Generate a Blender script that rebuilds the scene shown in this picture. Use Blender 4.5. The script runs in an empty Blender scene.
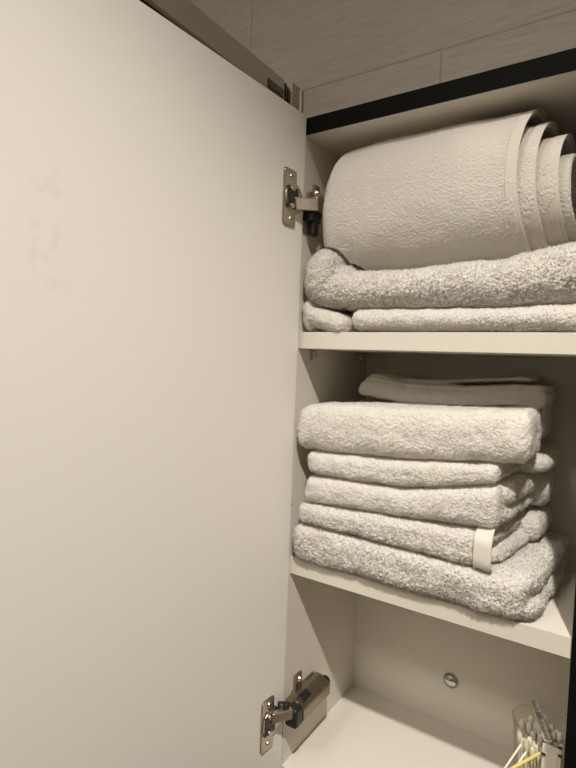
import bpy, bmesh, math, random
import numpy as np
from mathutils import Vector, Matrix
random.seed(7); rng = np.random.default_rng(7)
S = bpy.context.scene
COL = S.collection

# ------------------------------------------------------------------ materials
def newmat(name):
    m = bpy.data.materials.new(name); m.use_nodes = True
    return m, m.node_tree.nodes, m.node_tree.links, m.node_tree.nodes['Principled BSDF']

def mat_plain(name, col, rough=.5, metal=0., bump=0., bscale=800., spec=.5, var=0., vscale=6.):
    m, N, L, P = newmat(name)
    P.inputs['Base Color'].default_value = (*col, 1); P.inputs['Roughness'].default_value = rough
    P.inputs['Metallic'].default_value = metal; P.inputs['Specular IOR Level'].default_value = spec
    tc = N.new('ShaderNodeTexCoord')
    if bump:
        n = N.new('ShaderNodeTexNoise'); n.inputs['Scale'].default_value = bscale; n.inputs['Detail'].default_value = 3
        L.new(tc.outputs['Object'], n.inputs['Vector'])
        b = N.new('ShaderNodeBump'); b.inputs['Strength'].default_value = bump; b.inputs['Distance'].default_value = .0005
        L.new(n.outputs['Fac'], b.inputs['Height']); L.new(b.outputs['Normal'], P.inputs['Normal'])
    if var:
        n = N.new('ShaderNodeTexNoise'); n.inputs['Scale'].default_value = vscale; n.inputs['Detail'].default_value = 4
        L.new(tc.outputs['Object'], n.inputs['Vector'])
        mx = N.new('ShaderNodeMix'); mx.data_type = 'RGBA'
        mx.inputs[6].default_value = (*[c*(1-var) for c in col], 1); mx.inputs[7].default_value = (*[min(1, c*(1+var)) for c in col], 1)
        L.new(n.outputs['Fac'], mx.inputs[0]); L.new(mx.outputs[2], P.inputs['Base Color'])
    return m

def mat_terry(name, col, scale=520., strength=.9, dist=.0016):
    m, N, L, P = newmat(name)
    P.inputs['Roughness'].default_value = 1.0; P.inputs['Specular IOR Level'].default_value = .08
    P.inputs['Sheen Weight'].default_value = .25; P.inputs['Sheen Roughness'].default_value = .6
    tc = N.new('ShaderNodeTexCoord')
    v = N.new('ShaderNodeTexVoronoi'); v.inputs['Scale'].default_value = scale
    v2 = N.new('ShaderNodeTexVoronoi'); v2.inputs['Scale'].default_value = scale*1.9
    big = N.new('ShaderNodeTexNoise'); big.inputs['Scale'].default_value = 45; big.inputs['Detail'].default_value = 3
    for q in (v, v2, big): L.new(tc.outputs['Object'], q.inputs['Vector'])
    k = N.new('ShaderNodeMath'); k.operation = 'MULTIPLY_ADD'; k.inputs[1].default_value = .45
    L.new(v2.outputs['Distance'], k.inputs[0]); L.new(v.outputs['Distance'], k.inputs[2])
    b = N.new('ShaderNodeBump'); b.invert = True; b.inputs['Strength'].default_value = strength; b.inputs['Distance'].default_value = dist
    L.new(k.outputs[0], b.inputs['Height']); L.new(b.outputs['Normal'], P.inputs['Normal'])
    mx = N.new('ShaderNodeMix'); mx.data_type = 'RGBA'
    mx.inputs[6].default_value = (*[c*.95 for c in col], 1); mx.inputs[7].default_value = (*[min(.97, c*1.03) for c in col], 1)
    L.new(big.outputs['Fac'], mx.inputs[0]); L.new(mx.outputs[2], P.inputs['Base Color'])
    tr = N.new('ShaderNodeBsdfTranslucent'); L.new(mx.outputs[2], tr.inputs[0])
    ms = N.new('ShaderNodeMixShader'); ms.inputs[0].default_value = .40
    L.new(P.outputs[0], ms.inputs[1]); L.new(tr.outputs[0], ms.inputs[2]); L.new(ms.outputs[0], N['Material Output'].inputs['Surface'])
    return m

def mat_weave(name, col):
    m, N, L, P = newmat(name)
    P.inputs['Roughness'].default_value = .95; P.inputs['Specular IOR Level'].default_value = .1
    P.inputs['Base Color'].default_value = (*col, 1)
    tc = N.new('ShaderNodeTexCoord')
    w = N.new('ShaderNodeTexWave'); w.wave_type = 'BANDS'; w.bands_direction = 'Z'
    w.inputs['Scale'].default_value = 260; w.inputs['Distortion'].default_value = 6; w.inputs['Detail'].default_value = 2
    n = N.new('ShaderNodeTexNoise'); n.inputs['Scale'].default_value = 700
    for q in (w, n): L.new(tc.outputs['Object'], q.inputs['Vector'])
    add = N.new('ShaderNodeMath'); add.operation = 'ADD'
    L.new(w.outputs['Fac'], add.inputs[0]); L.new(n.outputs['Fac'], add.inputs[1])
    b = N.new('ShaderNodeBump'); b.inputs['Strength'].default_value = .22; b.inputs['Distance'].default_value = .0004
    L.new(add.outputs[0], b.inputs['Height']); L.new(b.outputs['Normal'], P.inputs['Normal'])
    return m

def mat_door():
    m, N, L, P = newmat('white_melamine_smudged')
    P.inputs['Roughness'].default_value = .5; P.inputs['Specular IOR Level'].default_value = .35
    tc = N.new('ShaderNodeTexCoord'); sep = N.new('ShaderNodeSeparateXYZ'); L.new(tc.outputs['Object'], sep.inputs[0])
    def band(out, lo, hi, soft):
        a = N.new('ShaderNodeMapRange'); a.interpolation_type = 'SMOOTHSTEP'
        a.inputs[1].default_value = lo-soft; a.inputs[2].default_value = lo+soft; L.new(out, a.inputs[0])
        c = N.new('ShaderNodeMapRange'); c.interpolation_type = 'SMOOTHSTEP'
        c.inputs[1].default_value = hi-soft; c.inputs[2].default_value = hi+soft
        c.inputs[3].default_value = 1; c.inputs[4].default_value = 0; L.new(out, c.inputs[0])
        k = N.new('ShaderNodeMath'); k.operation = 'MULTIPLY'; L.new(a.outputs[0], k.inputs[0]); L.new(c.outputs[0], k.inputs[1])
        return k.outputs[0]
    mp = N.new('ShaderNodeMapping'); mp.inputs['Scale'].default_value = (60, 60, 38); L.new(tc.outputs['Object'], mp.inputs[0])
    n = N.new('ShaderNodeTexNoise'); n.inputs['Scale'].default_value = 1.6; n.inputs['Detail'].default_value = 2; L.new(mp.outputs[0], n.inputs['Vector'])
    th = N.new('ShaderNodeMapRange'); th.inputs[1].default_value = .53; th.inputs[2].default_value = .62; L.new(n.outputs['Fac'], th.inputs[0])
    k = N.new('ShaderNodeMath'); k.operation = 'MULTIPLY'; L.new(band(sep.outputs['Y'], -.292, -.268, .008), k.inputs[0]); L.new(band(sep.outputs['Z'], .500, .575, .02), k.inputs[1])
    k2 = N.new('ShaderNodeMath'); k2.operation = 'MULTIPLY'; L.new(k.outputs[0], k2.inputs[0]); L.new(th.outputs[0], k2.inputs[1])
    k3 = N.new('ShaderNodeMath'); k3.operation = 'MULTIPLY'; k3.inputs[1].default_value = .33; L.new(k2.outputs[0], k3.inputs[0])
    mx = N.new('ShaderNodeMix'); mx.data_type = 'RGBA'
    mx.inputs[6].default_value = (.84, .815, .755, 1); mx.inputs[7].default_value = (.70, .645, .555, 1)
    L.new(k3.outputs[0], mx.inputs[0]); L.new(mx.outputs[2], P.inputs['Base Color'])
    return m

def mat_tile():
    m, N, L, P = newmat('streaky_beige_tile')
    P.inputs['Roughness'].default_value = .45
    tc = N.new('ShaderNodeTexCoord'); sep = N.new('ShaderNodeSeparateXYZ'); L.new(tc.outputs['Object'], sep.inputs[0])
    cb = N.new('ShaderNodeCombineXYZ')
    ax = N.new('ShaderNodeMath'); ax.inputs[1].default_value = TILE_X; L.new(sep.outputs['X'], ax.inputs[0])
    az = N.new('ShaderNodeMath'); az.inputs[1].default_value = TILE_Z; L.new(sep.outputs['Z'], az.inputs[0])
    L.new(ax.outputs[0], cb.inputs['X']); L.new(az.outputs[0], cb.inputs['Y'])
    br = N.new('ShaderNodeTexBrick'); br.inputs['Scale'].default_value = 1; br.inputs['Brick Width'].default_value = .627
    br.inputs['Row Height'].default_value = .3; br.inputs['Mortar Size'].default_value = .0016; br.inputs['Mortar Smooth'].default_value = .2
    br.inputs['Color1'].default_value = (.53, .493, .438, 1); br.inputs['Color2'].default_value = (.57, .53, .47, 1); br.inputs['Mortar'].default_value = (.42, .39, .34, 1)
    L.new(cb.outputs[0], br.inputs['Vector'])
    mp = N.new('ShaderNodeMapping'); mp.inputs['Scale'].default_value = (14, 14, 150); mp.inputs['Rotation'].default_value = (0, .12, 0)
    L.new(tc.outputs['Object'], mp.inputs[0])
    n = N.new('ShaderNodeTexNoise'); n.inputs['Scale'].default_value = 2; n.inputs['Detail'].default_value = 5; n.inputs['Roughness'].default_value = .65
    L.new(mp.outputs[0], n.inputs['Vector'])
    mr = N.new('ShaderNodeMapRange'); mr.inputs[1].default_value = .3; mr.inputs[2].default_value = .7; mr.inputs[3].default_value = .86; mr.inputs[4].default_value = 1.1
    L.new(n.outputs['Fac'], mr.inputs[0])
    mx = N.new('ShaderNodeMix'); mx.data_type = 'RGBA'; mx.blend_type = 'MULTIPLY'; mx.inputs[0].default_value = 1
    L.new(br.outputs['Color'], mx.inputs[6]); L.new(mr.outputs[0], mx.inputs[7]); L.new(mx.outputs[2], P.inputs['Base Color'])
    b = N.new('ShaderNodeBump'); b.inputs['Strength'].default_value = .35; b.inputs['Distance'].default_value = .001
    ad = N.new('ShaderNodeMath'); ad.operation = 'SUBTRACT'; L.new(n.outputs['Fac'], ad.inputs[0]); L.new(br.outputs['Fac'], ad.inputs[1])
    L.new(ad.outputs[0], b.inputs['Height']); L.new(b.outputs['Normal'], P.inputs['Normal'])
    return m

def mat_glass(name, col=(1, 1, 1), rough=.03, ior=1.45):
    m, N, L, P = newmat(name)
    P.inputs['Base Color'].default_value = (*col, 1); P.inputs['Roughness'].default_value = rough
    P.inputs['Transmission Weight'].default_value = 1; P.inputs['IOR'].default_value = ior
    return m

def mat_thin(name):
    m, N, L, P = newmat(name)
    t = N.new('ShaderNodeBsdfTransparent'); t.inputs[0].default_value = (.96, .95, .92, 1)
    g = N.new('ShaderNodeBsdfGlossy'); g.inputs['Roughness'].default_value = .08
    lw = N.new('ShaderNodeLayerWeight'); lw.inputs[0].default_value = .5
    mx = N.new('ShaderNodeMixShader')
    pw = N.new('ShaderNodeMath'); pw.operation = 'POWER'; pw.inputs[1].default_value = 3; L.new(lw.outputs['Facing'], pw.inputs[0])
    ml = N.new('ShaderNodeMath'); ml.operation = 'MULTIPLY'; ml.inputs[1].default_value = .38; L.new(pw.outputs[0], ml.inputs[0]); L.new(ml.outputs[0], mx.inputs[0]); L.new(t.outputs[0], mx.inputs[1]); L.new(g.outputs[0], mx.inputs[2])
    L.new(mx.outputs[0], N['Material Output'].inputs['Surface']); return m

TILE_X, TILE_Z = .2355+.3135, -.866 + 3.0
M = {}
M['melamine'] = mat_plain('white_melamine', (.70, .665, .59), .5, bump=.05, bscale=1500, spec=.35)
M['edge'] = mat_plain('cream_edge_band', (.62, .585, .505), .45, spec=.25)
M['door'] = mat_door()
M['black'] = mat_plain('black_lacquer', (.005, .0055, .005), .5, spec=.03)
M['terry'] = mat_terry('cream_terry', (.95, .915, .85), 500, .8, .0009)
M['terry_coarse'] = mat_terry('cream_coarse_terry', (.95, .915, .85), 370, .85, .0012)
M['terry_fine'] = mat_terry('cream_fine_terry', (.93, .89, .82), 470, .8, .0008)
M['weave'] = mat_weave('cream_woven_border', (.63, .59, .52))
M['arm'] = mat_plain('bright_nickel_steel', (.68, .62, .53), .32, 1, var=.12, vscale=120)
M['nickel'] = mat_plain('nickel_plated_steel', (.44, .395, .32), .28, 1, var=.12, vscale=120)
M['nickel_dull'] = mat_plain('dull_nickel_housing', (.34, .30, .235), .42, 1, bump=.15, bscale=600, var=.15, vscale=90)
M['bplastic'] = mat_plain('black_plastic', (.012, .012, .013), .45)
M['chrome'] = mat_plain('chrome', (.55, .54, .51), .07, 1)
M['screw'] = mat_plain('zinc_screw', (.62, .58, .52), .3, 1)
M['clip'] = mat_plain('translucent_plastic', (.70, .66, .58), .3); M['clip'].node_tree.nodes['Principled BSDF'].inputs['Alpha'].default_value = .55
M['cup'] = mat_thin('clear_plastic')
M['glass'] = mat_thin('shower_glass')
M['alu'] = mat_plain('satin_aluminium', (.78, .73, .65), .5, .0, bump=.1, bscale=500)
M['alu_light'] = mat_plain('pale_aluminium', (.58, .54, .47), .45, .35)
M['cotton'] = mat_plain('cotton', (.86, .83, .74), .95, bump=.5, bscale=2500, spec=.1)
M['stick'] = mat_plain('white_paper_stick', (.84, .80, .70), .6)
M['yellow'] = mat_plain('yellow_plastic', (.72, .58, .17), .45)
M['tape'] = mat_plain('white_printed_tape', (.76, .72, .63), .5)
M['ink'] = mat_plain('dark_ink', (.06, .055, .05), .6)
M['blue'] = mat_plain('blue_grey_ink', (.22, .24, .31), .5)
M['navy'] = mat_plain('navy_bead', (.012, .014, .045), .25)
M['tile'] = mat_tile()
M['ceil'] = mat_plain('ceiling_paint', (.72, .68, .6), .8, bump=.1, bscale=200)
M['floor'] = mat_plain('floor_tile', (.50, .455, .39), .4, bump=.1, bscale=150, var=.1)
M['wall'] = mat_plain('beige_wall_tile', (.60, .545, .465), .5, var=.06)
M['tagmetal'] = mat_plain('dark_badge', (.075, .068, .058), .35, .6)
M['tagtext'] = mat_plain('pale_badge_lettering', (.42, .38, .31), .4, .4)
M['dot'] = mat_plain('dark_brown_chip', (.05, .025, .012), .7)

# ------------------------------------------------------------------ helpers
def link(name, me, mat=None, parent=None, loc=None):
    o = bpy.data.objects.new(name, me); COL.objects.link(o)
    if mat is not None:
        for k in (mat if isinstance(mat, (list, tuple)) else [mat]): me.materials.append(k)
    if loc is not None: o.location = loc
    if parent is not None: o.parent = parent
    return o

def obj(name, bm, mat=None, parent=None, origin=(0, 0, 0), smooth=False):
    """mesh built in the parent's own coordinates; origin moves the object's pivot"""
    if any(origin): bmesh.ops.translate(bm, verts=bm.verts, vec=-Vector(origin))
    bmesh.ops.recalc_face_normals(bm, faces=bm.faces)
    me = bpy.data.meshes.new(name); bm.to_mesh(me); bm.free()
    if smooth:
        for p in me.polygons: p.use_smooth = True
    return link(name, me, mat, parent, origin)

def empty(name, loc=(0, 0, 0), parent=None, rz=0):
    o = bpy.data.objects.new(name, None); COL.objects.link(o); o.location = loc; o.rotation_euler[2] = rz
    o.empty_display_size = .02
    if parent: o.parent = parent
    return o

def tag(o, label, cat, group=None):
    o['label'] = label; o['category'] = cat
    if group: o['group'] = group

def box(bm, x0, x1, y0, y1, z0, z1, bev=0., seg=2, mi=0, mtx=None):
    r = bmesh.ops.create_cube(bm, size=1)
    vs = r['verts']
    bmesh.ops.scale(bm, vec=(x1-x0, y1-y0, z1-z0), verts=vs)
    bmesh.ops.translate(bm, vec=((x0+x1)/2, (y0+y1)/2, (z0+z1)/2), verts=vs)
    fs = list({f for v in vs for f in v.link_faces}); es = list({e for v in vs for e in v.link_edges})
    if bev:
        g = bmesh.ops.bevel(bm, geom=es, offset=bev, segments=seg, affect='EDGES', profile=.5)
        vs = list({v for f in g['faces'] for v in f.verts} | {v for v in vs if v.is_valid})
        fs = list({f for v in vs for f in v.link_faces})
    for f in fs:
        if f.is_valid: f.material_index = mi
    if mtx is not None: bmesh.ops.transform(bm, matrix=mtx, verts=[v for v in vs if v.is_valid])
    return vs

def cyl(bm, p0, p1, r0, r1=None, n=20, caps=True):
    p0 = Vector(p0); p1 = Vector(p1); d = p1-p0
    g = bmesh.ops.create_cone(bm, cap_ends=caps, segments=n, radius1=r0, radius2=r0 if r1 is None else r1, depth=d.length)
    q = Vector((0, 0, 1)).rotation_difference(d).to_matrix().to_4x4()
    bmesh.ops.transform(bm, matrix=Matrix.Translation((p0+p1)/2) @ q, verts=g['verts'])
    return g['verts']

def ball(bm, c, r, sc=(1, 1, 1), u=14, v=10):
    g = bmesh.ops.create_uvsphere(bm, u_segments=u, v_segments=v, radius=r)
    bmesh.ops.scale(bm, vec=sc, verts=g['verts']); bmesh.ops.translate(bm, vec=c, verts=g['verts'])
    return g['verts']

def lathe(bm, prof, c=(0, 0), n=48, closed=False):
    rings = []
    for r, z in prof:
        rings.append([bm.verts.new((c[0]+r*math.cos(2*math.pi*k/n), c[1]+r*math.sin(2*math.pi*k/n), z)) for k in range(n)])
    seq = list(zip(rings, rings[1:])) + ([(rings[-1], rings[0])] if closed else [])
    for a, b in seq:
        for k in range(n): bm.faces.new((a[k], a[(k+1) % n], b[(k+1) % n], b[k]))
    return rings

# ------------------------------------------------------------------ cabinet
W, H1, H2, ZT, D, T = .2772, .4906, .2401, .6989, .1825, .018
HD = math.radians(3.45)
cab = empty('bathroom_cabinet', (0, 0, 0))
tag(cab, 'white wall cabinet with a black outer frame, its white door swung open', 'cabinet')

def panel(name, b, inner_axis, inner_sign, hinge_side=False):
    bm = bmesh.new(); box(bm, *b)
    bm.normal_update()
    for f in bm.faces:
        n = f.normal[inner_axis]*inner_sign
        f.material_index = 0 if n > .5 or (hinge_side and f.normal[1] < -.5) else 1
    return obj(name, bm, [M['melamine'], M['black']], cab)
panel('side_panel', (-T, 0, 0, .198, -T, ZT+T), 0, 1, True)
panel('side_panel', (W, W+T, 0, .198, -T, ZT+T), 0, -1)
panel('top_panel', (0, W, 0, .198, ZT, ZT+T), 2, -1)
bm = bmesh.new(); box(bm, 0, W, 0, .198, -T, 0); obj('bottom_panel', bm, M['melamine'], cab)
bm = bmesh.new(); box(bm, 0, W, D, D+.012, 0, ZT); obj('back_panel', bm, M['melamine'], cab)
for z in (H1, H2):
    bm = bmesh.new(); box(bm, 0, W, .0042, D, z-T, z)
    sh = obj('shelf', bm, M['melamine'], cab)
    bm = bmesh.new(); box(bm, 0, W, .0028, .0042, z-T, z, .0003, 1)
    obj('edge_band', bm, M['edge'], sh)
for y in (.035, .152):                      # clear shelf pins under the upper shelf
    bm = bmesh.new()
    box(bm, .0, .011, y-.0095, y+.0095, H1-T-.0022, H1-T-.0002, .0004)
    box(bm, .0, .0055, y-.0065, y+.0035, H1-T-.0125, H1-T-.0022, .0012)
    cyl(bm, (-.004, y-.0015, H1-T-.0075), (.008, y-.0015, H1-T-.0075), .0024)
    obj('shelf_pin', bm, M['clip'], cab)
bm = bmesh.new()                            # cap over the fixing in the back panel
rings = lathe(bm, [(.0002, .0050), (.004, .0047), (.0072, .0034), (.0092, .0014), (.0098, 0)], n=32)
bm.faces.new(rings[0]); bm.faces.new(rings[-1])
bmesh.ops.rotate(bm, cent=(0, 0, 0), matrix=Matrix.Rotation(math.pi/2, 3, 'X'), verts=bm.verts)
bmesh.ops.translate(bm, vec=(.1355, D-.0002, .0575), verts=bm.verts)
o = obj('cover_cap', bm, M['chrome'], cab, smooth=True); o['label'] = 'round chrome cover cap'
bm = bmesh.new(); cyl(bm, (-.0004, -.0004+.0016, .2999), (.0004, .0016, .2999), .0011, n=10)
obj('drill_hole', bm, M['dot'], cab)

# door: local frame, s runs from the hinge edge towards the viewer = -y ; face at x=0 looks along +x
DOORLOC = (.0011, -.003, 0)
door = empty('door', DOORLOC, cab, -HD); door.rotation_euler[1] = .0050
bm = bmesh.new(); box(bm, -.018, 0, -.3110, 0, -T, ZT+T+.0008, .0007, 2)
obj('door_panel', bm, M['door'], door)
bm = bmesh.new(); box(bm, -.0225, -.0182, -.3110, 0, -T, ZT+T+.0008); obj('mirror', bm, M['chrome'], door)

def cup_plate(zc, parent, s0, s1):
    """hinge cup with its screw plate let into the door; parent frame = door frame"""
    bm = bmesh.new()
    r = .0172; sc = s0+.006; n = 40
    pts = []
    # outline of the flange: tall rectangle plus a D-shaped lobe towards the hinge edge
    hz = .0285; c = .0035
    def corner(cy, cz, a0): return [(cy+c*math.cos(a0+k*math.pi/8), cz+c*math.sin(a0+k*math.pi/8)) for k in range(5)]
    pts += corner(-s1+c, zc-hz+c, math.pi)
    pts += corner(-s0-c, zc-hz+c, 1.5*math.pi)
    pts += [(-sc-.001+r*math.cos(a), zc+r*math.sin(a)) for a in np.linspace(-1.15, 1.15, 17)]
    pts += corner(-s0-c, zc+hz-c, 0)
    pts += corner(-s1+c, zc+hz-c, .5*math.pi)
    vs = [bm.verts.new((.0001, y, z)) for y, z in pts]; f = bm.faces.new(vs)
    ex = bmesh.ops.extrude_face_region(bm, geom=[f])
    up = [g for g in ex['geom'] if isinstance(g, bmesh.types.BMVert)]
    bmesh.ops.translate(bm, vec=(.0019, 0, 0), verts=up)
    cap = [g for g in ex['geom'] if isinstance(g, bmesh.types.BMFace)]
    bmesh.ops.bevel(bm, geom=list({e for q in cap for e in q.edges}), offset=.0005, segments=2, affect='EDGES')
    return bm

def hinge(zc, s0, s1, damper):
    h = empty('hinge', (0, 0, 0), cab)
    R = Matrix.Translation(DOORLOC) @ Matrix.Rotation(-HD, 4, 'Z') @ Matrix.Rotation(.0050, 4, 'Y')
    bm = cup_plate(zc, None, s0, s1); bmesh.ops.transform(bm, matrix=R, verts=bm.verts)
    cyl(bm, R @ Vector((.0005, -(s0+.0045), zc)), R @ Vector((.0032, -(s0+.0045), zc)), .0152, .0146, 40)
    obj('hinge_cup', bm, M['nickel'], h, smooth=False)
    # recess of the cup: dark shallow well with a bright inner rim
    bm = bmesh.new(); cy = -(s0+.0065)
    box(bm, .0028, .0037, cy-.0105, cy+.0075, zc-.0105, zc+.0105, .0003); bmesh.ops.transform(bm, matrix=R, verts=bm.verts)
    obj('cup_well', bm, M['bplastic'], h)
    bm = bmesh.new()
    for s in (-1, 1):
        cyl(bm, (.0030, cy-.003, zc+s*.0085), (.0056, cy-.003, zc+s*.0085), .0032, .0026, 16)
    bmesh.ops.transform(bm, matrix=R, verts=bm.verts); obj('cup_pivot', bm, M['nickel'], h)
    for s in (-1, 1):
        bm = bmesh.new(); yy = -(s0+.0085)
        lz = zc+s*.0215
        cyl(bm, (.0015, yy, lz), (.0030, yy, lz), .0033, .0027, 18)
        bmesh.ops.transform(bm, matrix=R, verts=bm.verts)
        sc_ = obj('screw', bm, M['screw'], h)
        bm = bmesh.new()
        box(bm, .0029, .0032, yy-.002, yy+.002, lz-.0004, lz+.0004); box(bm, .0029, .0032, yy-.0004, yy+.0004, lz-.002, lz+.002)
        bmesh.ops.transform(bm, matrix=R, verts=bm.verts)
        # the slot belongs to the screw: same thing > part > sub-part depth, so it stays beside it
        me = sc_.data; b2 = bmesh.new(); b2.from_mesh(me); tmp = bpy.data.meshes.new('slot'); bm.to_mesh(tmp); bm.free()
        k0 = len(b2.faces); b2.from_mesh(tmp); b2.faces.ensure_lookup_table()
        for f in b2.faces[k0:]: f.material_index = 1
        b2.to_mesh(me); b2.free(); me.materials.append(M['bplastic'])
    return h, R

def arm_between(parent, a, b, width, thick):
    """bent steel arm, box section, from the cup to the wall body (vertical width)"""
    bm = bmesh.new(); a = Vector(a); b = Vector(b); d = (b-a); L = d.length
    ang = math.atan2(d.y, d.x)
    box(bm, 0, L, -thick/2, thick/2, -width/2, width/2, .0011, 3)
    bmesh.ops.transform(bm, matrix=Matrix.Translation(a) @ Matrix.Rotation(ang, 4, 'Z') @ Matrix.Rotation(-math.asin(max(-1, min(1, d.z/L))), 4, 'Y'), verts=bm.verts)
    return obj('hinge_arm', bm, M['arm'], parent)

# upper hinge
zc = .626
h, R = hinge(zc, .0155, .0365, False)
arm_between(h, (.0060, -.0245, zc-.0055), (.0150, .0050, zc-.0010), .0125, .0075)
bm = bmesh.new()
box(bm, .0, .0045, .008, .046, zc-.004, zc+.017, .001)                 # plate screwed to the side panel
box(bm, .0, .0030, .020, .033, zc-.012, zc+.028, .001)
obj('mounting_plate', bm, M['nickel'], h)
bm = bmesh.new()
box(bm, .004, .0175, .0035, .030, zc-.007, zc+.009, .0016, 3)
obj('hinge_body', bm, M['nickel_dull'], h)
bm = bmesh.new()
cyl(bm, (.012, .008, zc+.0125), (.0125, .024, zc+.009), .0046, .0036, 20); ball(bm, (.012, .008, zc+.0125), .0046, (1, .6, 1))
obj('adjusting_cam', bm, M['nickel'], h, smooth=True)
bm = bmesh.new()
cyl(bm, (.0125, .030, zc+.001), (.0125, .0365, zc+.001), .0045, None, 18)
obj('release_button', bm, M['nickel'], h)
bm = bmesh.new()
box(bm, .002, .0135, -.001, .020, zc-.017, zc-.003, .0016)
box(bm, .004, .0125, .006, .018, zc-.031, zc-.013, .0022)
obj('damper', bm, M['bplastic'], h)

# lower hinge with its soft-close housing
zc = .068
h, R = hinge(zc, .0195, .0400, True)
arm_between(h, (.0040, -.0300, zc+.0072), (.0165, -.0095, zc+.0066), .0110, .0070)
bm = bmesh.new(); cyl(bm, (.0035, -.0175, zc+.0135), (.0105, -.0120, zc+.0135), .0042, None, 16); ball(bm, (.0105, -.0120, zc+.0135), .0042)
obj('pivot_pin', bm, M['bplastic'], h, smooth=True)
bm = bmesh.new()
box(bm, .0, .0035, .014, .062, zc-.007, zc+.012, .001)
box(bm, .0, .0040, .0175, .0325, zc-.024, zc+.0285, .0016)
obj('mounting_plate', bm, M['nickel_dull'], h)
bm = bmesh.new()
cyl(bm, (.0040, .026, zc+.022), (.0056, .026, zc+.022), .0034, .0028, 18)
box(bm, .0055, .0059, .0238, .0282, zc+.0216, zc+.0224); box(bm, .0055, .0059, .0256, .0264, zc+.0198, zc+.0242)
obj('screw', bm, M['screw'], h)
bm = bmesh.new()
box(bm, .003, .0125, -.002, .042, zc+.0005, zc+.0125, .0012)
obj('hinge_body', bm, M['nickel_dull'], h)
bm = bmesh.new()                                                    # folded steel housing along the side panel
prof = [(.0040, zc-.012), (.0215, zc-.0105), (.0240, zc-.0080), (.0240, zc+.0045), (.0222, zc+.0070), (.0110, zc+.0125), (.0040, zc+.0125)]
y0, y1 = .0035, .0650
va = [bm.verts.new((x, y0, z)) for x, z in prof]; vb = [bm.verts.new((x, y1, z-.0010)) for x, z in prof]
bm.faces.new(va); bm.faces.new(vb[::-1])
for k in range(len(prof)): bm.faces.new((va[k], va[(k+1) % 7], vb[(k+1) % 7], vb[k]))
bmesh.ops.bevel(bm, geom=[e for e in bm.edges], offset=.0007, segments=2, affect='EDGES')
obj('damper_housing', bm, M['nickel_dull'], h)
bm = bmesh.new()
box(bm, .0085, .0240, -.0115, .0036, zc-.0105, zc+.0115, .0035, 4)
obj('damper_cap', bm, M['bplastic'], h)
bm = bmesh.new()
cyl(bm, (.015, .0640, zc+.002), (.015, .0700, zc+.002), .0062, None, 20)
obj('damper_plunger', bm, M['bplastic'], h)
bm = bmesh.new()
mt = Matrix.Translation((.0162, .0175, zc+.0112)) @ Matrix.Rotation(.40, 4, 'Y')
box(bm, -.0045, .0045, -.0085, .0085, -.0012, .0016, .0007, 2, mtx=mt)
obj('switch', bm, M['bplastic'], h)

# ------------------------------------------------------------------ towels
def lerp(tab):
    xs = [a for a, _ in tab]; zs = [b for _, b in tab]
    return lambda x: np.interp(x, xs, zs)

def slab(c, half, rad, step=.004, fn=None, rot=None):
    """rounded box as (verts, quads): half sizes, per-axis corner radii, optional vertex function"""
    c = np.array(c); half = np.array(half); rad = np.minimum(np.array(rad), half*.999)
    V = []; Q = []; idx = {}
    n = [max(3, int(round(2*h/step))) for h in half]
    lin = [np.linspace(-1, 1, k+1) for k in n]
    def vid(i, j, k):
        key = (i, j, k)
        if key not in idx:
            idx[key] = len(V); V.append((lin[0][i]*half[0], lin[1][j]*half[1], lin[2][k]*half[2]))
        return idx[key]
    for ax in range(3):
        a, b = [(1, 2), (2, 0), (0, 1)][ax]
        for side in (0, n[ax]):
            for i in range(n[a]):
                for j in range(n[b]):
                    ids = []
                    for di, dj in ((0, 0), (1, 0), (1, 1), (0, 1)):
                        t = [0, 0, 0]; t[ax] = side; t[a] = i+di; t[b] = j+dj; ids.append(vid(*t))
                    Q.append(ids if side else ids[::-1])
    V = np.array(V)
    core = np.clip(V, -(half-rad), half-rad); d = (V-core)/rad
    L = np.linalg.norm(d, axis=1, keepdims=True); L[L < 1e-9] = 1
    m = np.max(np.abs(d), axis=1, keepdims=True)
    V = core+rad*d/L*np.where(m > 0, np.minimum(1, m), 0)
    if rot is not None: V = V @ np.array(Matrix.Rotation(rot[1], 3, rot[0]).transposed())
    V = V+c
    if fn is not None: V = fn(V)
    return V, np.array(Q)

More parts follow.
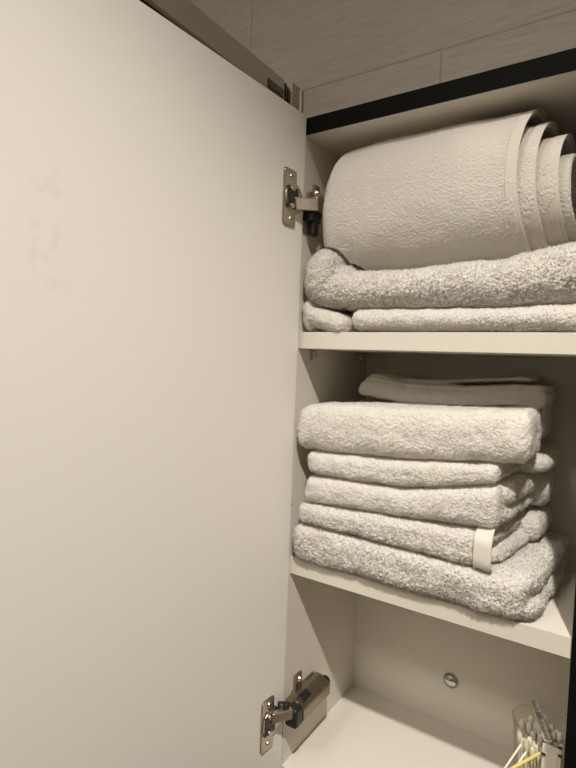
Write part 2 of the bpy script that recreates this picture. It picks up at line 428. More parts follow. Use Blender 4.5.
def tube_shell(x0, x1, cy, cz, ry, rz, ex, th, nseg=96, nx=70, left_round=.0, fn=None):
    """superelliptic tube along x: closed, domed left end and an open right mouth with a lip of thickness th"""
    ang = np.linspace(0, 2*np.pi, nseg, endpoint=False)
    ca, sa = np.cos(ang), np.sin(ang)
    u = np.sign(ca)*np.abs(ca)**(2/ex); v = np.sign(sa)*np.abs(sa)**(2/ex)
    rings = []
    if left_round:
        for t in np.linspace(.02, math.pi/2, 14): rings.append((x0+left_round*(1-math.sin(t)) if 0 else x0+left_round*(1-math.cos(math.pi/2-(math.pi/2-t))) if 0 else x0+left_round*(1-math.sin(math.pi/2-(math.pi/2-t)) if 0 else 1-math.cos(t)), math.sin(t)**.75, 0))
    else: rings.append((x0, 1, 0))
    for x in np.linspace(x0+left_round, x1-th/2, nx)[1:]: rings.append((x, 1, 0))
    for t in np.linspace(0, math.pi, 7)[1:]: rings.append((x1-th/2+th/2*math.sin(t), 1, th/2*(1-math.cos(t))))
    for x in np.linspace(x1-th/2, x1-.06, 16)[1:]: rings.append((x, 1, th))
    V = []
    for x, s, ins in rings:
        V.append(np.stack([np.full(nseg, x), cy+u*(ry*s-ins), cz+v*(rz*s-ins)], 1))
    V = np.concatenate(V); Q = []
    for r in range(len(rings)-1):
        for k in range(nseg): Q.append((r*nseg+k, (r+1)*nseg+k, (r+1)*nseg+(k+1) % nseg, r*nseg+(k+1) % nseg))
    if fn is not None: V = fn(V)
    n0 = len(V); first = V[:nseg].mean(0); last = V[-nseg:].mean(0)
    V = np.concatenate([V, [first, last]]); T3 = []
    for k in range(nseg):
        T3.append((n0, k, (k+1) % nseg)); b = (len(rings)-1)*nseg
        T3.append((n0+1, b+(k+1) % nseg, b+k))
    return V, Q, T3

_tex = {}
def tex(kind, scale, depth=1):
    key = (kind, scale, depth)
    if key not in _tex:
        t = bpy.data.textures.new(f'{kind}_{scale}', kind); t.noise_scale = scale
        if kind == 'CLOUDS': t.noise_depth = depth; t.noise_type = 'SOFT_NOISE'
        if kind == 'VORONOI': t.distance_metric = 'DISTANCE'; t.noise_intensity = 1.2
        _tex[key] = t
    return _tex[key]

def bake(name, pieces, mat, parent=None, base=None, voxel=.0011, lump=.003, lumpscale=.028, pile=.0022, pilescale=.0030, smooth=2, limit=None, fuzz=.8, flen=.0015, over=()):
    """fuse the cloth layers, give them lumps and a terry pile, store as one plain mesh"""
    allV = []; faces = []; off = 0
    for p in pieces:
        V = p[0]; allV.append(V)
        for F in p[1:]:
            for f in F: faces.append([int(i)+off for i in f])
        off += len(V)
    V = np.concatenate(allV)
    me = bpy.data.meshes.new(name); me.from_pydata(V.tolist(), [], faces); me.update()
    bm = bmesh.new(); bm.from_mesh(me); bmesh.ops.recalc_face_normals(bm, faces=bm.faces); bm.to_mesh(me); bm.free()
    o = bpy.data.objects.new(name, me); COL.objects.link(o)
    m = o.modifiers.new('r', 'REMESH'); m.mode = 'VOXEL'; m.voxel_size = voxel
    m = o.modifiers.new('s', 'SMOOTH'); m.factor = .5; m.iterations = smooth
    def disp(t, st, mid=.5):
        m = o.modifiers.new('d', 'DISPLACE'); m.texture = t; m.texture_coords = 'LOCAL'; m.strength = st; m.mid_level = mid
    if lump: disp(tex('CLOUDS', lumpscale, 1), lump)
    if lump: disp(tex('CLOUDS', lumpscale*.35, 1), lump*.4)
    if pile:
        disp(tex('VORONOI', pilescale), -pile, .4)
    dg = bpy.context.evaluated_depsgraph_get()
    out = bpy.data.meshes.new_from_object(o.evaluated_get(dg))
    bpy.data.objects.remove(o); bpy.data.meshes.remove(me)
    n = len(out.vertices); co = np.empty(n*3); out.vertices.foreach_get('co', co); co = co.reshape(-1, 3)
    vn = np.empty(n*3); out.vertices.foreach_get('normal', vn); vn = vn.reshape(-1, 3)
    npol = len(out.polygons); lt = np.empty(npol, dtype=np.int32); out.polygons.foreach_get('loop_total', lt)
    lv = np.empty(len(out.loops), dtype=np.int32); out.loops.foreach_get('vertex_index', lv)
    if fuzz:                                                     # the terry pile: short tufts of yarn standing out of the cloth
        ls = np.concatenate([[0], np.cumsum(lt)[:-1]])
        ar = np.empty(npol); out.polygons.foreach_get('area', ar)
        pc = co[lv[ls]]; front = (pc[:, 1] < .135)
        pr = ar*front; cnt = int(pr.sum()*1e6*fuzz); pr /= pr.sum()
        pick_ = rng.choice(npol, cnt, p=pr)
        a0 = lv[ls[pick_]]; a1 = lv[ls[pick_]+1]; a2 = lv[ls[pick_]+2]
        u = rng.random((cnt, 1)); v = rng.random((cnt, 1)); k = (u+v) > 1; u = np.where(k, 1-u, u); v = np.where(k, 1-v, v)
        P = co[a0]+u*(co[a1]-co[a0])+v*(co[a2]-co[a0]); Nn = vn[a0]
        Dv = Nn+rng.normal(0, .55, (cnt, 3)); Dv /= np.linalg.norm(Dv, axis=1)[:, None]
        L_ = flen*rng.uniform(.55, 1.25, (cnt, 1)); w_ = flen*.20
        t1_ = np.cross(Dv, rng.normal(0, 1, (cnt, 3))); t1_ /= np.linalg.norm(t1_, axis=1)[:, None]; t2_ = np.cross(Dv, t1_)
        B = P-Nn*flen*.15
        r0 = B+t1_*w_; r1 = B+(-.5*t1_+.87*t2_)*w_; r2 = B+(-.5*t1_-.87*t2_)*w_; tip = P+Dv*L_
        base_i = n+np.arange(cnt)*4
        co = np.concatenate([co, np.stack([r0, r1, r2, tip], 1).reshape(-1, 3)])
        tri = np.stack([base_i, base_i+1, base_i+3, base_i+1, base_i+2, base_i+3, base_i+2, base_i, base_i+3], 1).ravel()
        lv = np.concatenate([lv, tri]); lt = np.concatenate([lt, np.full(cnt*3, 3)])
    if limit is not None: co = limit(co)
    co = drape(co, over)
    if base is None: base = ((co[:, 0].min()+co[:, 0].max())/2, (co[:, 1].min()+co[:, 1].max())/2, co[:, 2].min())
    co = co-np.array(base)
    bpy.data.meshes.remove(out); out = bpy.data.meshes.new(name)
    out.vertices.add(len(co)); out.vertices.foreach_set('co', co.ravel())
    out.loops.add(len(lv)); out.loops.foreach_set('vertex_index', lv.astype(np.int32))
    out.polygons.add(len(lt)); out.polygons.foreach_set('loop_start', np.concatenate([[0], np.cumsum(lt)[:-1]]).astype(np.int32))
    out.update(calc_edges=True); out.validate()
    out.polygons.foreach_set('use_smooth', np.ones(len(out.polygons), dtype=bool)); out.update()
    out.name = name
    o = link(name, out, mat, parent, base)
    return o

CELL = .0014
def world_co(o):
    me = o.data; c = np.empty(len(me.vertices)*3); me.vertices.foreach_get('co', c); c = c.reshape(-1, 3)+np.array(o.location)
    if o.parent: c = c+np.array(o.parent.location)
    return c

def drape(co, over, gap=.0004):
    """cloth rests on what lies below it: no vertex may sink under the top of the towels in `over`"""
    if not over: return co
    nx, ny = 230, 170; top = np.full((nx, ny), -9.)
    def cells(c): return np.clip(((c[:, 0]+.02)/CELL).astype(int), 0, nx-1), np.clip(((c[:, 1]+.03)/CELL).astype(int), 0, ny-1)
    for o in over:
        for q in [o]+[k for k in COL.objects if k.parent == o]:
            c = world_co(q); i, j = cells(c); np.maximum.at(top, (i, j), c[:, 2])
    big = top.copy()
    for dx in (-2, -1, 0, 1, 2):
        for dy in (-2, -1, 0, 1, 2): big = np.maximum(big, np.roll(np.roll(top, dx, 0), dy, 1))
    i, j = cells(co); t = big[i, j]; zmin = co[:, 2].min()
    low = co[:, 2] < t+gap
    co = co.copy(); co[low, 2] = t[low]+gap+(co[low, 2]-zmin)*.002
    return co

def keep(z0=None, z1=None, x0=.0008, x1=W-.0008, y1=D-.001):
    def f(co):
        co[:, 0] = np.clip(co[:, 0], np.where(co[:, 1] < .001, max(x0, .0052), x0), x1); co[:, 1] = np.minimum(co[:, 1], y1)
        if z0 is not None: co[:, 2] = np.maximum(co[:, 2], z0)
        if z1 is not None: co[:, 2] = np.minimum(co[:, 2], z1)
        return co
    return f

def between(zb, zt, shear=0.):
    """maps a piece built with z in 0..1 between two curves of x"""
    def f(V):
        V = V.copy(); x = V[:, 0]
        b = zb(x); t = zt(x); V[:, 2] = b+(t-b)*V[:, 2]
        if shear: V[:, 0] += shear*np.maximum(V[:, 1], 0)*np.clip(V[:, 0]/.25, 0, 1)
        return V
    return f

def nslab(x0, x1, y0, y1, h0, h1, rx, ry, fn, step=.005, rz=1.0):
    K = .04                                                      # build at a real-world height, then normalise
    def g(V):
        V = V.copy(); V[:, 2] /= K
        return fn(V)
    return slab(((x0+x1)/2, (y0+y1)/2, (h0+h1)/2*K), ((x1-x0)/2, (y1-y0)/2, (h1-h0)/2*K), (rx, ry, (h1-h0)/2*K*rz), step=step, fn=g)

# ---- middle shelf stack
c5 = lerp([(-.1, .2412), (.4, .2412)])
c45 = lerp([(0, .2825), (.12, .2810), (.215, .2785), (.3, .284)])
c34 = lerp([(0, .3060), (.015, .306), (.125, .3110), (.217, .3160), (.3, .318)])
c23 = lerp([(0, .3370), (.019, .3370), (.128, .3395), (.213, .3570), (.3, .360)])
c12 = lerp([(0, .3645), (.04, .3635), (.125, .3675), (.173, .3718), (.246, .3795), (.3, .380)])
c1 = lerp([(0, .4050), (.015, .4115), (.035, .4140), (.11, .4165), (.245, .4240), (.3, .425)])

GM = 'folded towels piled on the middle shelf'
f = between(c5, c45, .085)
o = bake('folded_towel', [
    nslab(.005, .243, -.0075, .060, 0, 1, .012, .012, f, rz=.7),
    nslab(.005, .247, .004, .168, -.01, .50, .012, .012, f), nslab(.005, .248, .006, .168, .50, 1.02, .013, .014, f),
    nslab(.180, .2500, -.002, .120, .02, .52, .013, .012, f), nslab(.180, .2480, .001, .150, .54, 1.10, .014, .014, f)],
    M['terry_coarse'], lump=.004, pile=.0013, pilescale=.0034, flen=.0024, limit=keep(H2+.0003))
o5 = o
tag(o, 'fluffy cream bath towel, the bottom one of the stack, lying directly on the middle shelf', 'towel', GM)

def mid_towel(zb, zt, x0, xf, y0, lobes, label, over, pile=.0009, lump=.004, extra=(), flen=.0015, mat='terry', ps=.0028):
    f = between(zb, zt)
    P = [nslab(x0, xf, y0, .075, 0.0, .98, .009, .012, f, rz=.72), nslab(x0, xf-.004, .02, .166, .02, .97, .010, .02, f)]
    for (a, b, ya, yb, h0, h1, sh_) in lobes: P.append(nslab(a, b, ya, yb, h0, h1, .012, .016, between(zb, zt, sh_)))
    P += list(extra)
    o = bake('folded_towel', P, M[mat], lump=lump, pile=pile, pilescale=ps, flen=flen, limit=keep(None), over=over)
    tag(o, label, 'towel', GM)
    return o
o4 = mid_towel(c45, c34, .009, .201, -.0065, [(.10, .2165, .006, .166, -.02, .50, .16), (.10, .2110, .002, .166, .46, 1.0, .14), (.16, .236, .085, .165, .1, .9, .05)],
          'cream towel second from bottom of the middle stack, a woven border at its right end', [o5], .0012, flen=.0019, mat='terry_coarse', ps=.0032)
def band(name, prof, x0, x1, th, fn, parent, mat, nx=6, over=()):
    """strip of cloth of thickness th that follows prof (list of (y,h)) and runs from x0 to x1"""
    P = np.array(prof); tn = np.gradient(P, axis=0); tn /= np.linalg.norm(tn, axis=1)[:, None]
    nr = np.stack([tn[:, 1], -tn[:, 0]], 1)
    bm = bmesh.new(); xs = np.linspace(x0, x1, nx); grid = []
    for s in (0, 1):
        g = []
        for x in xs:
            e = 0 if (x > x0 and x < x1) else .0006*(1 if s else 0)
            pts = np.column_stack([np.full(len(P), x), P[:, 0]+nr[:, 0]*(th*s-e), P[:, 1]+nr[:, 1]*(th*s-e)])
            pts = fn(pts); g.append([bm.verts.new(q) for q in pts])
        grid.append(g)
    nxs, npt = len(xs), len(P)
    for s in (0, 1):
        for i in range(nxs-1):
            for j in range(npt-1): bm.faces.new((grid[s][i][j], grid[s][i+1][j], grid[s][i+1][j+1], grid[s][i][j+1]))
    for i in (0, nxs-1):
        for j in range(npt-1): bm.faces.new((grid[0][i][j], grid[0][i][j+1], grid[1][i][j+1], grid[1][i][j]))
    for j in (0, npt-1):
        for i in range(nxs-1): bm.faces.new((grid[0][i][j], grid[0][i+1][j], grid[1][i+1][j], grid[1][i][j]))
    if over:
        vs = list(bm.verts); c = drape(np.array([v.co[:] for v in vs]), over)
        for v, q in zip(vs, c): v.co = q
    off = parent.location
    bmesh.ops.translate(bm, vec=-off, verts=bm.verts)
    o = obj(name, bm, mat, parent, smooth=True)
    return o
nose = [(y_, .0296) for y_ in np.linspace(.030, .007, 20)] + [(.0055-.0120*math.cos(t), .0195+.0105*math.sin(t)) for t in np.linspace(1.5, .0, 12)] + [(.0055-.0120*math.cos(t), .0105+.0100*math.sin(t)) for t in np.linspace(0, -1.5, 12)] + []
def f4(V):
    V = V.copy(); z0 = c45(V[:, 0]); z1 = c34(V[:, 0]); V[:, 2] = z0+(z1-z0)*(V[:, 2]/.0305); V[:, 2] += .0010*np.sin(V[:, 1]*300+V[:, 0]*150); return V
hb = band('woven_border', nose,   .1975, .2130, .0018, f4, o4, M['weave'], 22, [o5]); hb['label'] = 'flat woven border without pile'


o3 = mid_towel(c34, c23, .016, .2175, -.0055, [(.10, .2180, .004, .166, .00, .50, .12), (.10, .2210, .010, .166, .44, 1.0, .15), (.16, .243, .10, .165, .0, .9, 0)],
          'cream towel in the middle of the five front towels, rumpled at its right end', [o5, o4])
o2 = mid_towel(c23, c12, .017, .2140, -.0045, [(.10, .2130, .004, .166, .00, .52, .12), (.10, .2150, .018, .166, .45, .98, .05), (.16, .2470, .065, .165, .0, .98, 0)],
          'cream towel directly under the topmost thick front towel of the stack', [o4, o3])

f = between(c12, c1)
o1 = bake('folded_towel', [nslab(.0038, .160, -.0065, .075, 0, 1, .009, .013, f, rz=.85), nslab(.08, .2380, -.0065, .070, 0, 1, .0035, .015, f, rz=.8), nslab(.006, .226, .03, .168, .03, .5, .012, .02, f), nslab(.006, .226, .03, .168, .5, .97, .012, .02, f)],
         M['terry'], lump=.004, pile=.0009, pilescale=.0028, flen=.0015, limit=keep(None), over=[o3, o2])
tag(o1, 'thick cream towel, topmost of the front towels on the middle shelf', 'towel', GM)

# thin towel behind, lying on the stack and hanging over its right end
def fr(V):
    V = V.copy(); x = V[:, 0]; V[:, 2] += .0035*np.sin((x-.02)*26)*0+np.interp(x, [.02, .055, .10, .16, .21, .245], [.001, .0028, -.0030, -.0025, .0015, .002]); V[:, 0] += np.clip((.09-x)/.06, 0, 1)*(V[:, 2]-.4215)*.35; return V
rz = .4200
rear = bake('hand_towel', [
    slab((.139, .118, rz+.0080), (.100, .050, .0095), (.008, .006, .0085), fn=fr), slab((.140, .122, rz+.0185), (.098, .049, .0026), (.010, .004, .0026), fn=fr),
    slab((.150, .134, rz+.0225), (.074, .040, .0020), (.005, .003, .0020), fn=lambda V: np.column_stack([V[:, 0], V[:, 1], V[:, 2]+np.interp(V[:, 0], [.07, .13, .21, .23], [-.004, -.001, .0062, .0055])])),
    slab((.062, .124, rz+.0190), (.020, .044, .0045), (.012, .004, .0045), rot=('Y', .10), fn=fr),
    slab((.2320, .130, .412), (.0055, .036, .024), (.0058, .012, .010))],
    M['terry_fine'], lump=.003, pile=.0008, pilescale=.0022, fuzz=.7, flen=.0008, limit=keep(None), over=[o1])
tag(rear, 'thin cream towel lying on the back of the pile in the shade', 'towel', GM)

# ---- top shelf
GT = 'towels stored on the top shelf'
l0 = lerp([(-.1, H1+.0008), (.4, H1+.0008)])
l1 = lerp([(0, .5165), (.03, .5155), (.1, .5135), (.2, .5125), (.3, .5145)])
f = between(l0, l1)
o = bake('folded_towel', [nslab(.0625, .275, -.003, .17, 0, 1, .010, .014, f), nslab(.10, .275, .0, .17, 0, 1, .010, .012, f),
    slab((.066, .105, .5010), (.034, .062, .0085), (.010, .012, .0085)),
    slab((.031, .080, .5035), (.029, .082, .0105), (.011, .012, .0105), rot=('Y', .27)),
    slab((.0095, .080, .5090), (.0085, .080, .0175), (.0085, .012, .0135), rot=('Y', -.10))],
    M['terry'], lump=.003, pile=.0009, pilescale=.0028, flen=.0015, limit=keep(H1+.0003))
low = o
tag(o, 'flat folded cream towel at the bottom of the top shelf, its left end tucked upward', 'towel', GT)

t1 = lerp([(0, .555), (.05, .5525), (.1, .5525), (.2, .5555), (.26, .567), (.3, .570)])
f = between(l1, t1)
o = bake('folded_towel', [nslab(.012, .2765, -.004, .172, .02, 1, .016, .020, f),
    slab((.0235, .074, .5480), (.0215, .080, .0325), (.0205, .024, .0260)),
    slab((.0330, .078, .5450), (.0280, .076, .0200), (.0195, .022, .0195), rot=('Y', .25))],
    M['terry_coarse'], lump=.005, lumpscale=.035, pile=.0013, pilescale=.0034, flen=.0023, limit=keep(None), over=[low])
thick = o
tag(o, 'plump fluffy cream towel under the big rolled one, its left end curled up', 'towel', GT)

def roll_fn(dz=0.):
    def fn(V):
        V = V.copy(); x = V[:, 0]
        lo = np.interp(x, [0, .05, .12, .2, .26], [.0005, .0, .0005, .004, .014])
        hi = np.interp(x, [0, .03, .08, .14, .2, .26], [-.010, -.004, 0, .0005, -.001, -.001])
        t = (V[:, 2]-.552)/.146
        V[:, 2] += lo*(1-t)+hi*t+dz
        V[:, 0] += .011*np.clip((x-.14)/.07, 0, 1)*(np.abs(2*t-1)**2-.55)
        # left end hangs back towards the top
        V[:, 0] += np.where(x < .05, (.05-x)*.28*np.clip(t, 0, 1)**1.5, 0)
        return V
    return fn
CY, CZ, RY, RZ, EX = .070, .6250, .071, .0725, 2.35
rolls = [(CY, CZ, RY, RZ, .2200, .0), (CY+.0015, CZ-.0045, RY-.0062, RZ-.0090, .2335, .002), (CY+.003, CZ-.0090, RY-.0125, RZ-.0185, .2500, .004), (CY+.006, CZ-.016, RY-.020, RZ-.030, .2590, .008)]
def roll_limit(co):
    co = keep(None, ZT-.0006)(co)
    d = np.clip(np.minimum(.062-co[:, 1], np.minimum(co[:, 2]-.588, .668-co[:, 2]))/.016, 0, 1)      # the hinge presses a dent into its left end
    co[:, 0] = np.maximum(co[:, 0], .0205*d*d*(3-2*d)+.001)
    return co
pieces = [tube_shell(.0085, rolls[0][4], CY, CZ, RY, RZ, EX, .0050, left_round=.024, fn=roll_fn())]
for cy_, cz_, ry_, rz_, xe, _ in rolls[1:]: pieces.append(tube_shell(.10, xe, cy_, cz_, ry_, rz_, EX, .0046, fn=roll_fn()))
roll = bake('rolled_towel', pieces, M['terry_fine'], lump=.0025, lumpscale=.06, pile=.0005, pilescale=.0024, voxel=.0013, fuzz=.8, flen=.0008, limit=roll_limit, over=[thick])
tag(roll, 'big rolled cream bath towel on top, stitched hems fanned out at its right end', 'towel', GT)
for k, (cy_, cz_, ry_, rz_, xe, _) in enumerate(rolls[:3]):
    a = np.linspace(-math.pi*.78, math.pi*.78, 90) + math.pi
    pr = [(cy_+np.sign(math.cos(t))*abs(math.cos(t))**(2/EX)*(ry_+.0001), cz_+np.sign(math.sin(t))*abs(math.sin(t))**(2/EX)*(rz_+.0001)) for t in a]
    rf = roll_fn()
    def fh(V, rf=rf):
        V = rf(V); V[:, 2] = np.minimum(V[:, 2], ZT-.0003); return V
    hb = band('hem', pr[::-1], xe-.0088, xe+.0010, .0010, fh, roll, M['weave'], 10, [thick]); hb['label'] = 'flat stitched hem'

# ------------------------------------------------------------------ cup of cotton buds
CX, CYY, CR, CH = .2490, .1000, .0265, .1000
cup = empty('plastic_cup', (CX, CYY, .0003))
tag(cup, 'clear plastic cup full of cotton buds on the cabinet floor', 'cup')
bm = bmesh.new()
rin = lambda z: .0215+(CR-.0215)*z/CH
prof = [(rin(0)-.002, 0)] + [(rin(z), z) for z in np.linspace(.002, CH-.002, 12)] + [(CR+.0008, CH-.0015), (CR+.0010, CH-.0005), (CR+.0004, CH), (CR-.0006, CH-.0006)] + [(rin(z)-.0010, z) for z in np.linspace(CH-.003, .003, 12)]
R_ = lathe(bm, prof, n=56); bm.faces.new(R_[0]); bm.faces.new(R_[-1][::-1])
obj('cup_wall', bm, M['cup'], cup, smooth=True)
bm = bmesh.new()
bmr = lathe(bm, [(CR+.0009, CH-.0014), (CR+.0014, CH-.0008), (CR+.0009, CH-.0001), (CR+.0003, CH-.0008)], n=56, closed=True)
obj('rim', bm, M['cup'], cup, smooth=True)

def bud_mesh(L=.076):
    root = bpy.data.meshes.new('stick')
    bm = bmesh.new(); cyl(bm, (0, 0, .002), (0, 0, L-.002), .00115, n=8); bm.to_mesh(root); bm.free(); root.materials.append(M['stick'])
    tip = bpy.data.meshes.new('cotton_tip'); bm = bmesh.new()
    R_ = lathe(bm, [(.0011, L-.0150), (.0020, L-.0120), (.0027, L-.0070), (.0026, L-.0032), (.0018, L-.0010), (.0004, L)], n=12); bm.faces.new(R_[-1]); bm.faces.new(R_[0][::-1])
    bm.to_mesh(tip); bm.free(); tip.materials.append(M['cotton'])
    for p in tip.polygons: p.use_smooth = True
    tip2 = bpy.data.meshes.new('cotton_tip'); bm = bmesh.new()
    R_ = lathe(bm, [(.0004, 0), (.0018, .001), (.0026, .0032), (.0027, .007), (.0020, .012), (.0011, .015)], n=12); bm.faces.new(R_[-1]); bm.faces.new(R_[0][::-1])
    bm.to_mesh(tip2); bm.free(); tip2.materials.append(M['cotton'])
    return root, tip, tip2
sm, tm, tm2 = bud_mesh()
def bud(p, q, label, group):
    p = Vector(p); d = Vector(q)-p
    e = empty('cotton_bud', p); e.rotation_mode = 'QUATERNION'; e.rotation_quaternion = Vector((0, 0, 1)).rotation_difference(d)
    for nm, me in (('stick', sm), ('cotton_tip', tm), ('cotton_tip', tm2)):
        c = bpy.data.objects.new(nm, me); COL.objects.link(c); c.parent = e
    tag(e, label, 'cotton bud', group)
    return e
k = 0
spots = []
for ring, cnt in ((.0185, 19), (.0128, 13), (.0068, 7), (0, 1)):
    for i in range(cnt):
        a = 2*math.pi*(i+.3*ring*100)/cnt
        spots.append((ring*math.cos(a), ring*math.sin(a)))
for (dx, dy) in spots:
    z0 = .004+random.uniform(0, .008)
    if dy > .004: z0 += .008
    j = lambda: random.uniform(-.0006, .0006)
    bud((CX+dx*.90+j(), CYY+dy*.90+j(), z0), (CX+dx*1.08+j(), CYY+dy*1.08+j(), z0+.08), 'white cotton bud standing upright in the clear plastic cup', 'cotton buds standing in the cup')

# printed tape strip that lies across the mouth of the cup
def strip_frame(a, b, up):
    a = Vector(a); b = Vector(b); x = (b-a).normalized(); z = (Vector(up)-x*x.dot(Vector(up))).normalized(); y = z.cross(x)
    m = Matrix((x, y, z)).transposed().to_4x4(); m.translation = a
    return m, (b-a).length
mA, LA = strip_frame((.2370, .1290, .1022), (.2590, .0690, .1022), (0, 0, 1))
tp = empty('measuring_tape_strip'); tp.matrix_world = mA
tag(tp, 'narrow white strip with dark tick marks lying across the mouth of the plastic cup', 'strip')
bm = bmesh.new(); box(bm, 0, LA, -.0036, .0036, 0, .0006, .0002, 1); obj('strip', bm, M['tape'], tp)
bm = bmesh.new()
for i in range(26):
    if 8 <= i <= 12: continue
    x = .003+i*(LA-.006)/25
    box(bm, x-.0004, x+.0004, -.0030, .0010 if i % 5 else .0028, .0006, .00075)
obj('tick_marks', bm, M['ink'], tp)
bm = bmesh.new(); xa = .003+8*(LA-.006)/25-.0006; box(bm, xa, xa+.0105, -.0026, .0026, .0006, .00075); o = obj('printed_mark', bm, M['blue'], tp); o['label'] = 'blue grey printed block'

# white beaded clip in front of the cup and loose picks around it
clip = empty('hair_clip', (.2625, .0680, .0))
tag(clip, 'flat white plastic clip with dark beads standing against the front of the cup', 'clip')
bm = bmesh.new(); box(bm, -.0082, .0082, -.0011, .0011, .0004, .1000, .0010, 2)
box(bm, -.0058, .0050, -.0024, -.0008, .020, .0930, .0008, 2)
obj('clip_body', bm, M['tape'], clip)
for p in ((-.0066, -.0022, .0905), (.0072, -.0022, .0950), (.0070, -.0003, .1015)):
    bm = bmesh.new(); ball(bm, p, .0017, (1.2, 1, .8)); obj('bead', bm, M['navy'], clip, smooth=True)

def pick(name, p, q, r, mat, label, cat, group=None):
    p = Vector(p); d = Vector(q)-p
    bm = bmesh.new(); cyl(bm, (0, 0, 0), (0, 0, d.length), r, r*.8, 10); ball(bm, (0, 0, d.length), r*.8); ball(bm, (0, 0, 0), r)
    o = obj(name, bm, mat, smooth=True); o.location = p; o.rotation_mode = 'QUATERNION'; o.rotation_quaternion = Vector((0, 0, 1)).rotation_difference(d)
    tag(o, label, cat, group); return o
pick('plastic_stick', (.1570, .0300, .0022), (.2520, .0665, .0890), .0018, M['yellow'], 'yellow plastic stick leaning across the front of the cup', 'stick')
pick('wooden_pick', (.1960, .0600, .0016), (.2350, .0710, .0870), .0011, M['stick'], 'pale thin stick leaning on the left side of the plastic cup', 'stick')
pick('wooden_pick', (.2010, .0540, .0016), (.2405, .0680, .0840), .0011, M['stick'], 'pale thin stick between the yellow one and the cup', 'stick')

# ------------------------------------------------------------------ room and shower
WY = .200
def struct(name, b, mat):
    bm = bmesh.new(); box(bm, *b); o = obj(name, bm, mat); o['kind'] = 'structure'; return o
X0, X1, Y0, Z0, Z1 = -1.00, 1.30, -1.70, -1.10, 1.42
struct('wall_back', (X0, X1, WY, WY+.1, Z0, Z1), M['tile'])
struct('wall_left', (X0-.1, X0, Y0, WY+.1, Z0, Z1), M['wall'])
struct('wall_right', (X1, X1+.1, Y0, WY+.1, Z0, Z1), M['wall'])
struct('wall_front', (X0-.1, X1+.1, Y0-.1, Y0, Z0, Z1), M['wall'])
struct('floor', (X0-.1, X1+.1, Y0-.1, WY+.1, Z0-.1, Z0), M['floor'])
struct('ceiling', (X0-.1, X1+.1, Y0-.1, WY+.1, Z1, Z1+.1), M['ceil'])

SX = -.1355
sh = empty('shower_enclosure', (SX-.015, WY, Z0))
tag(sh, 'grey aluminium shower screen rail with a small dark badge, behind the open door', 'shower screen')
def spart(name, b, mat, bev=.001, parent=None):
    bm = bmesh.new(); box(bm, *b, bev); bmesh.ops.translate(bm, vec=-Vector((SX-.015, WY, Z0)), verts=bm.verts)
    return obj(name, bm, mat, parent or sh)
spart('top_rail', (SX-.030, SX, -.90, .1550, .8300, .8625), M['alu'], .0012)
spart('seal', (SX-.022, SX-.006, -.90, .1550, .8165, .8300), M['bplastic'], .0005)
spart('glass_panel', (SX-.018, SX-.010, -.90, .1560, Z0+.02, .8165), M['glass'], .0005)
spart('bottom_rail', (SX-.030, SX, -.90, .1550, Z0, Z0+.02), M['alu'])
hp = spart('hinge_profile', (SX-.026, SX-.0060, .1552, .1742, Z0, .8625), M['bplastic'], .001)
spart('drip_strip', (SX-.0060, SX-.0030, .1615, .1650, Z0, .8625), M['tagmetal'], .0005)
spart('wall_profile', (SX-.034, SX, .1745, WY, Z0, .8690), M['alu_light'], .0008)
spart('corner_bead', (SX, SX+.0045, .1930, WY, Z0, .8650), M['alu_light'], .0012)
bg = spart('badge', (SX, SX+.0012, .1130, .1510, .8340, .8465), M['tagmetal'], .0003)
cu = bpy.data.curves.new('lettering', 'FONT'); cu.body = 'HÜPPE'; cu.size = .0110; cu.extrude = .0002; cu.align_x = 'CENTER'; cu.align_y = 'CENTER'
to = bpy.data.objects.new('lettering', cu); COL.objects.link(to)
to.rotation_euler = (math.pi/2, 0, math.pi/2)
dgx = bpy.context.evaluated_depsgraph_get()
tme = bpy.data.meshes.new_from_object(to.evaluated_get(dgx)); bpy.data.objects.remove(to); tme.name = 'lettering'
lt = bpy.data.objects.new('lettering', tme); COL.objects.link(lt); lt.parent = bg
tme.materials.clear(); tme.materials.append(M['tagtext'])
lt.rotation_euler = (math.pi/2, 0, math.pi/2)
lt.location = Vector((SX+.00135, .1320, .8401))-Vector((SX-.015, WY, Z0))

# ------------------------------------------------------------------ lamps
M['lamp'] = None
m, N, L, P = newmat('lamp_diffuser'); P.inputs['Base Color'].default_value = (.9, .88, .8, 1)
P.inputs['Emission Color'].default_value = (1, .86, .66, 1); P.inputs['Emission Strength'].default_value = 3; M['lamp'] = m
WARM = (1.0, .935, .85)
def downlight(x, y, energy, rad, label, size=150, blend=1.0, aim=None):
    e = empty('ceiling_light', (x, y, Z1)); tag(e, label, 'ceiling light')
    bm = bmesh.new(); lathe(bm, [(.030, -.001), (.042, -.001), (.044, -.004), (.042, -.007), (.034, -.008), (.030, -.004)], n=40, closed=True); obj('lamp_ring', bm, M['nickel'], e, smooth=True)
    bm = bmesh.new(); cyl(bm, (0, 0, -.0030), (0, 0, -.0005), .0295, n=40); obj('diffuser', bm, M['lamp'], e)
    d = bpy.data.lights.new('ceiling_lamp', 'SPOT'); d.energy = energy; d.color = WARM; d.shadow_soft_size = rad
    d.spot_size = math.radians(size); d.spot_blend = blend
    o = bpy.data.objects.new('ceiling_lamp', d); COL.objects.link(o); o.parent = e; o.location = (0, 0, -.012-rad)
    if aim: o.rotation_euler = (Vector(aim)-Vector((x, y, Z1-.012-rad))).to_track_quat('-Z', 'Y').to_euler()
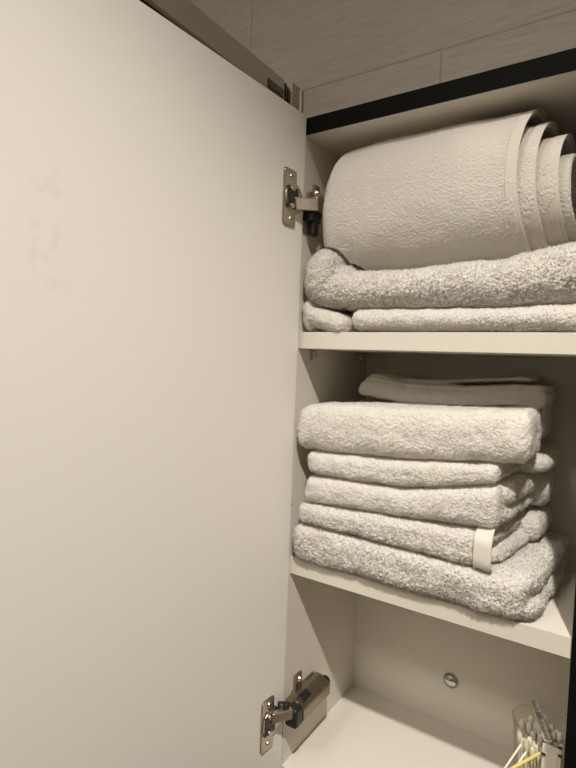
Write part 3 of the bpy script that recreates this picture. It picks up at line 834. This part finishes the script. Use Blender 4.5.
downlight(.51, -.75, 93, .022, 'round ceiling spotlight above and behind the viewer, tilted at the cabinet', 56, 1.0, (.12, -.06, -.12))
# added unseen fill lamp: wide and round, lifts the wall and the shadows
LX, LY = -.08, -1.25
e = empty('ceiling_light', (LX, LY, Z1)); tag(e, 'wide round fill lamp added on the ceiling, out of view', 'ceiling light')
bm = bmesh.new(); lathe(bm, [(.150, -.001), (.166, -.001), (.168, -.020), (.160, -.028), (.150, -.026)], n=48, closed=True); obj('lamp_ring', bm, M['nickel'], e, smooth=True)
bm = bmesh.new(); cyl(bm, (0, 0, -.020), (0, 0, -.004), .149, n=48); obj('diffuser', bm, M['lamp'], e)
d = bpy.data.lights.new('ceiling_lamp', 'AREA'); d.shape = 'DISK'; d.size = .30; d.energy = 10; d.color = WARM
o = bpy.data.objects.new('ceiling_lamp', d); COL.objects.link(o); o.parent = e; o.location = (0, 0, -.030)

w = bpy.data.worlds.new('World'); S.world = w; w.use_nodes = True
w.node_tree.nodes['Background'].inputs[0].default_value = (1, .9, .75, 1); w.node_tree.nodes['Background'].inputs[1].default_value = .02

# ------------------------------------------------------------------ camera
cam = bpy.data.cameras.new('Camera'); co = bpy.data.objects.new('Camera', cam); COL.objects.link(co)
C = Vector((.3051, -.4778, .4617)); yaw, pit, rol, fpx = .5823, .0498, .0352, 519.36
F = Vector((-math.sin(yaw)*math.cos(pit), math.cos(yaw)*math.cos(pit), -math.sin(pit)))
Rv = Vector((math.cos(yaw), math.sin(yaw), 0)); U = Rv.cross(F)
r = math.cos(rol)*Rv+math.sin(rol)*U; u = -math.sin(rol)*Rv+math.cos(rol)*U
mw = Matrix((r, u, -F)).transposed().to_4x4(); mw.translation = C
co.matrix_world = mw
cam.sensor_fit = 'VERTICAL'; cam.sensor_height = 24; cam.sensor_width = 18; cam.lens = fpx/768*24; cam.clip_start = .01
S.camera = co
S.view_settings.view_transform = 'Standard'; S.view_settings.look = 'None'; S.view_settings.gamma = 1; S.view_settings.exposure = 0
S.view_settings.use_curve_mapping = False
